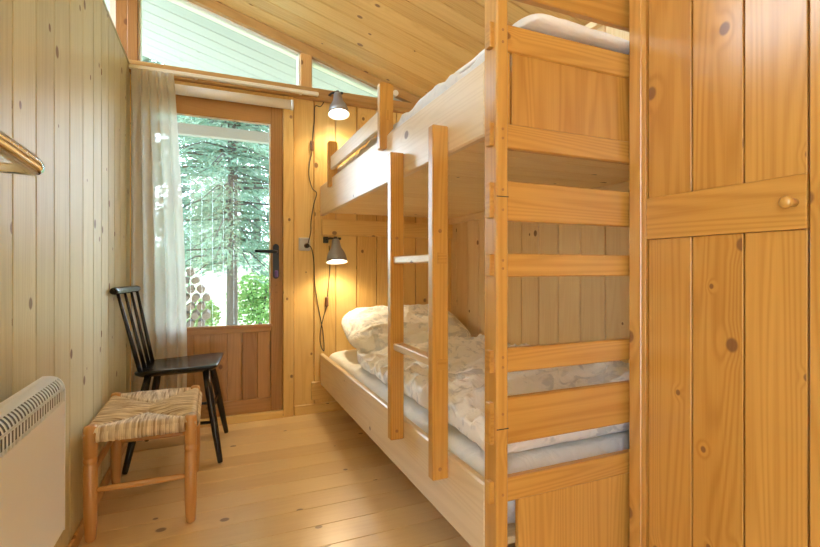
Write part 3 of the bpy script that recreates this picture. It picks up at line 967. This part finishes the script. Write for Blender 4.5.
for k, fy in enumerate((-.135, -.045, .045, .135)):
    b0 = Vector((-.160, fy, .448)); t0 = Vector((-.243, fy * 1.3, .828))
    big = k in (0, 3)
    cp('spindle', MB().tube([b0, b0.lerp(t0, .3), b0.lerp(t0, .7), t0], [.010, .0095, .008, .007] if big else [.009, .0085, .007, .006], 12))
cp('top_rail', MB().tube([TR0, TR0.lerp(TR1, .02), TR0.lerp(TR1, .08), TR0.lerp(TR1, .5), TR0.lerp(TR1, .92), TR0.lerp(TR1, .98), TR1], [.009, .015, .0175, .0175, .0175, .015, .009], 18))

# ------------------------------------------------------------------ room door standing open (only its lever shows)
d2 = tag(empty('door_2', (-.28, .0, 0)), kind='structure')
local(MB().box(-.315, -.275, -.2, .625, .01, 2.0, grain='z').build('door_leaf', LEFT, d2), d2)
hn = MB()
hx = -.275
hn.tube([(hx, .613, 1.046), (hx + .008, .613, 1.046)], .024, 20)
pth = smooth_path([(hx + .006, .613, 1.046), (hx + .055, .613, 1.046), (hx + .084, .613, 1.046), (hx + .098, .608, 1.0465), (hx + .102, .594, 1.0475), (hx + .102, .57, 1.049), (hx + .101, .53, 1.051), (hx + .101, .47, 1.052)], 8)
nn = len(pth)
hn.tube(pth, [.0055 + (.0038 * min(1, max(0, (i / nn - .25) * 4))) for i in range(nn)], 24)
local(hn.build('door_handle', CHROME, d2), d2)

# ------------------------------------------------------------------ outside
g = MB()
def gz(x, y): return -.15 + max(0, y - 4.4) * .10 + .05 * noise.noise(Vector((x * .8, y * .8, 0)))
g.grid(lambda u, v: (-16 + 34 * u, 3.15 + 22 * v, gz(-16 + 34 * u, 3.15 + 22 * v)), 60, 60)
tag(g.build('ground', GROUND), kind='structure')
# roof overhang and its fascia beam
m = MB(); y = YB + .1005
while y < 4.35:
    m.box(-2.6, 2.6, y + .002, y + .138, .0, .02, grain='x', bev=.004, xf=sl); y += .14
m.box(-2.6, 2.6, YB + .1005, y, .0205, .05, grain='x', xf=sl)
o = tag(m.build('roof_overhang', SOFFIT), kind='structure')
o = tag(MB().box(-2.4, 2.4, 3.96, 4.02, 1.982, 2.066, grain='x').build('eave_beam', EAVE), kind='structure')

def leaf_cloud(mb, centre, rad, n, size, flat=.4, seed=0):
    rr = random.Random(seed)
    for _ in range(n):
        d = Vector((rr.gauss(0, 1), rr.gauss(0, 1), rr.gauss(0, 1))).normalized() * (rr.random() ** .4)
        c = Vector(centre) + Vector((d.x * rad[0], d.y * rad[1], d.z * rad[2]))
        a = Vector((rr.uniform(-1, 1), rr.uniform(-1, 1), rr.uniform(-.5, .5))).normalized()
        b_ = a.cross(Vector((rr.uniform(-1, 1), rr.uniform(-1, 1), rr.uniform(-1, 1)))).normalized()
        s = size * rr.uniform(.6, 1.4)
        i = len(mb.v)
        mb.v += [tuple(c - a * s), tuple(c + b_ * s * flat), tuple(c + a * s), tuple(c - b_ * s * flat)]
        mb.face([i, i + 1, i + 2, i + 3], [(0, 0)] * 4)
def fir(x, y, h, r, trunk, nb, label, seed, mat=FIR, needle=.05, z0=None, dens=26, zlow=.9):
    rr = random.Random(seed)
    z0 = gz(x, y) - .05 if z0 is None else z0
    root = tag(empty('fir_tree', (x, y, z0)), label, 'tree')
    MB().tube([(0, 0, 0), (.01, 0, h * .3), (-.02, 0, h * .7), (0, 0, h)], [trunk * 1.15, trunk * .9, trunk * .5, .01], 12).build('trunk', BARK, root)
    bm_, fm = MB(), MB()
    for i in range(nb):
        z = zlow + (h - zlow) * (i / nb) + rr.uniform(-.08, .08)
        a = rr.uniform(0, 2 * PI)
        l = r * (1 - .75 * (z / h)) * rr.uniform(.7, 1.15)
        d = Vector((math.cos(a), math.sin(a), 0))
        p0 = Vector((0, 0, z)); p1 = p0 + d * l * .5 + Vector((0, 0, -.04 * l)); p2 = p0 + d * l + Vector((0, 0, -.26 * l))
        bm_.tube([p0, p1, p2], [.014, .009, .003], 5)
        for k in range(dens):
            t_ = rr.uniform(.12, 1)
            c = p0.lerp(p1, t_ * 2) if t_ < .5 else p1.lerp(p2, t_ * 2 - 1)
            side = d.cross(Vector((0, 0, 1))) * rr.uniform(-.30, .30) * l * (1.15 - t_)
            c = c + side + Vector((0, 0, rr.uniform(-.10, .02)))
            for q in range(5):
                e = Vector((rr.gauss(0, .06), rr.gauss(0, .06), rr.gauss(0, .025)))
                ax = (d + side * 1.5 + Vector((rr.uniform(-.6, .6), rr.uniform(-.6, .6), rr.uniform(-.7, .1)))).normalized()
                b_ = ax.cross(Vector((rr.uniform(-1, 1), rr.uniform(-1, 1), 1))).normalized()
                s = needle * rr.uniform(.5, 1.3); j = len(fm.v); cc = c + e
                fm.v += [tuple(cc - ax * s), tuple(cc + b_ * s * .22), tuple(cc + ax * s), tuple(cc - b_ * s * .22)]
                fm.face([j, j + 1, j + 2, j + 3], [(0, 0)] * 4)
    bm_.build('branches', BARK, root); fm.build('needles', mat, root)
fir(.205, 6.0, 6.5, 1.5, .06, 220, 'nearest fir tree with a bare trunk outside the glazed door', 3, needle=.05, dens=34, zlow=1.1)
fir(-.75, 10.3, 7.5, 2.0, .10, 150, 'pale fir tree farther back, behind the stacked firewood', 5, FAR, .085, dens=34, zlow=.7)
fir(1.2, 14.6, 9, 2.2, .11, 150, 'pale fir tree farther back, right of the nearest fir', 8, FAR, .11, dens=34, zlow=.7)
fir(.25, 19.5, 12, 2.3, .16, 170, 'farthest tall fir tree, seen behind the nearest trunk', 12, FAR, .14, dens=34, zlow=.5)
def bush(x, y, r, h, n, label, seed, mat=LEAF, size=.03):
    z0 = gz(x, y)
    root = tag(empty('bush', (x, y, z0)), label, 'bush')
    s = MB(); rr = random.Random(seed)
    for k in range(9):
        a = rr.uniform(0, 2 * PI); s.tube([(0, 0, -.02), (math.cos(a) * r * .5, math.sin(a) * r * .5, h * .9)], [.01, .004], 5)
    s.build('stem', BARK, root)
    f = MB(); leaf_cloud(f, (0, 0, h * .55), (r, r, h * .55), n, size, .5, seed); f.build('leaves', mat, root)
bush(.58, 6.5, .45, .75, 2600, 'bright green bush right of the fir trunk', 21)
bush(-.12, 6.6, .21, .42, 900, 'low green bush between firewood and fir trunk', 22)
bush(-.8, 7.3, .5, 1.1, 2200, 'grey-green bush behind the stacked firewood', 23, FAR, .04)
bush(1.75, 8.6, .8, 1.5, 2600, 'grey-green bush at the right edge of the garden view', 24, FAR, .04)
# firewood
BIRCH, t = nt('split_birch')
tc = N(t, 'ShaderNodeTexCoord'); n_ = N(t, 'ShaderNodeTexNoise', Scale=9.0, Detail=3.0); L(t, tc.outputs['Object'], n_.inputs['Vector'])
cr_ = N(t, 'ShaderNodeMix', data_type='RGBA'); L(t, n_.outputs['Fac'], cr_.inputs[0])
cr_.inputs[6].default_value = (.03, .02, .018, 1); cr_.inputs[7].default_value = (.20, .18, .17, 1)
p_ = N(t, 'ShaderNodeBsdfPrincipled', Roughness=.8); L(t, cr_.outputs[2], p_.inputs['Base Color']); out(t, p_.outputs[0])
protos = []
rr = random.Random(4)
for k in range(4):
    m = MB(); n = rr.choice([5, 6, 7]); pts = []
    for i in range(n):
        a = 2 * PI * i / n + rr.uniform(-.25, .25); q = .0405 * rr.uniform(.8, 1.0); pts.append((q * math.cos(a), q * math.sin(a)))
    m.prism(pts, -.16, .16, 'y'); me = m.build('split_log', BIRCH); protos.append(me)
first = True; cnt = 0
yl = 4.3
for row in range(15):
    for c_ in range(6):
        x = -.50 + c_ * .081 + (.04 if row % 2 else 0) + rr.uniform(-.002, .002); z = gz(-.3, yl) + .05 + row * .0725
        if row > 12 and c_ > 4: continue
        k = rr.randrange(4)
        o = protos[k] if cnt < 4 and False else protos[k].copy()
        if o.name not in col.objects: col.objects.link(o)
        o.location = (x, yl + rr.uniform(-.02, .02), z); o.rotation_euler = (0, rr.uniform(0, 6.28), 0); q_ = rr.uniform(.86, 1.0); o.scale = (q_, 1, q_)
        tag(o, 'split birch log in the firewood stack outside the glazed door', 'log', 'firewood stack outside the door')
        cnt += 1
for q in protos: bpy.data.objects.remove(q)

# ------------------------------------------------------------------ light
w = bpy.data.worlds.new('sky'); scene.world = w; w.use_nodes = True
t = w.node_tree; t.nodes.clear()
bg = N(t, 'ShaderNodeBackground'); bg.inputs[0].default_value = (.76, .91, 1.05, 1); bg.inputs[1].default_value = 15.0
ow = t.nodes.new('ShaderNodeOutputWorld'); L(t, bg.outputs[0], ow.inputs[0])

# ------------------------------------------------------------------ camera
cam = bpy.data.cameras.new('camera'); cam.sensor_width = 36; cam.lens = 460 / 820 * 36
cam.shift_y = -5 / 820; cam.clip_start = .02
co = bpy.data.objects.new('camera', cam); link(co)
co.location = (0, 0, .94); co.rotation_euler = (PI / 2, 0, -math.radians(23.13))
scene.camera = co
scene.view_settings.view_transform = 'Standard'; scene.view_settings.look = 'None'
scene.view_settings.exposure = -0.08; scene.view_settings.gamma = 1.0
scene.view_settings.use_curve_mapping = False
scene.cycles.use_denoising = True
scene.cycles.max_bounces = 14; scene.cycles.diffuse_bounces = 10; scene.cycles.transparent_max_bounces = 12
scene.cycles.sample_clamp_indirect = 6
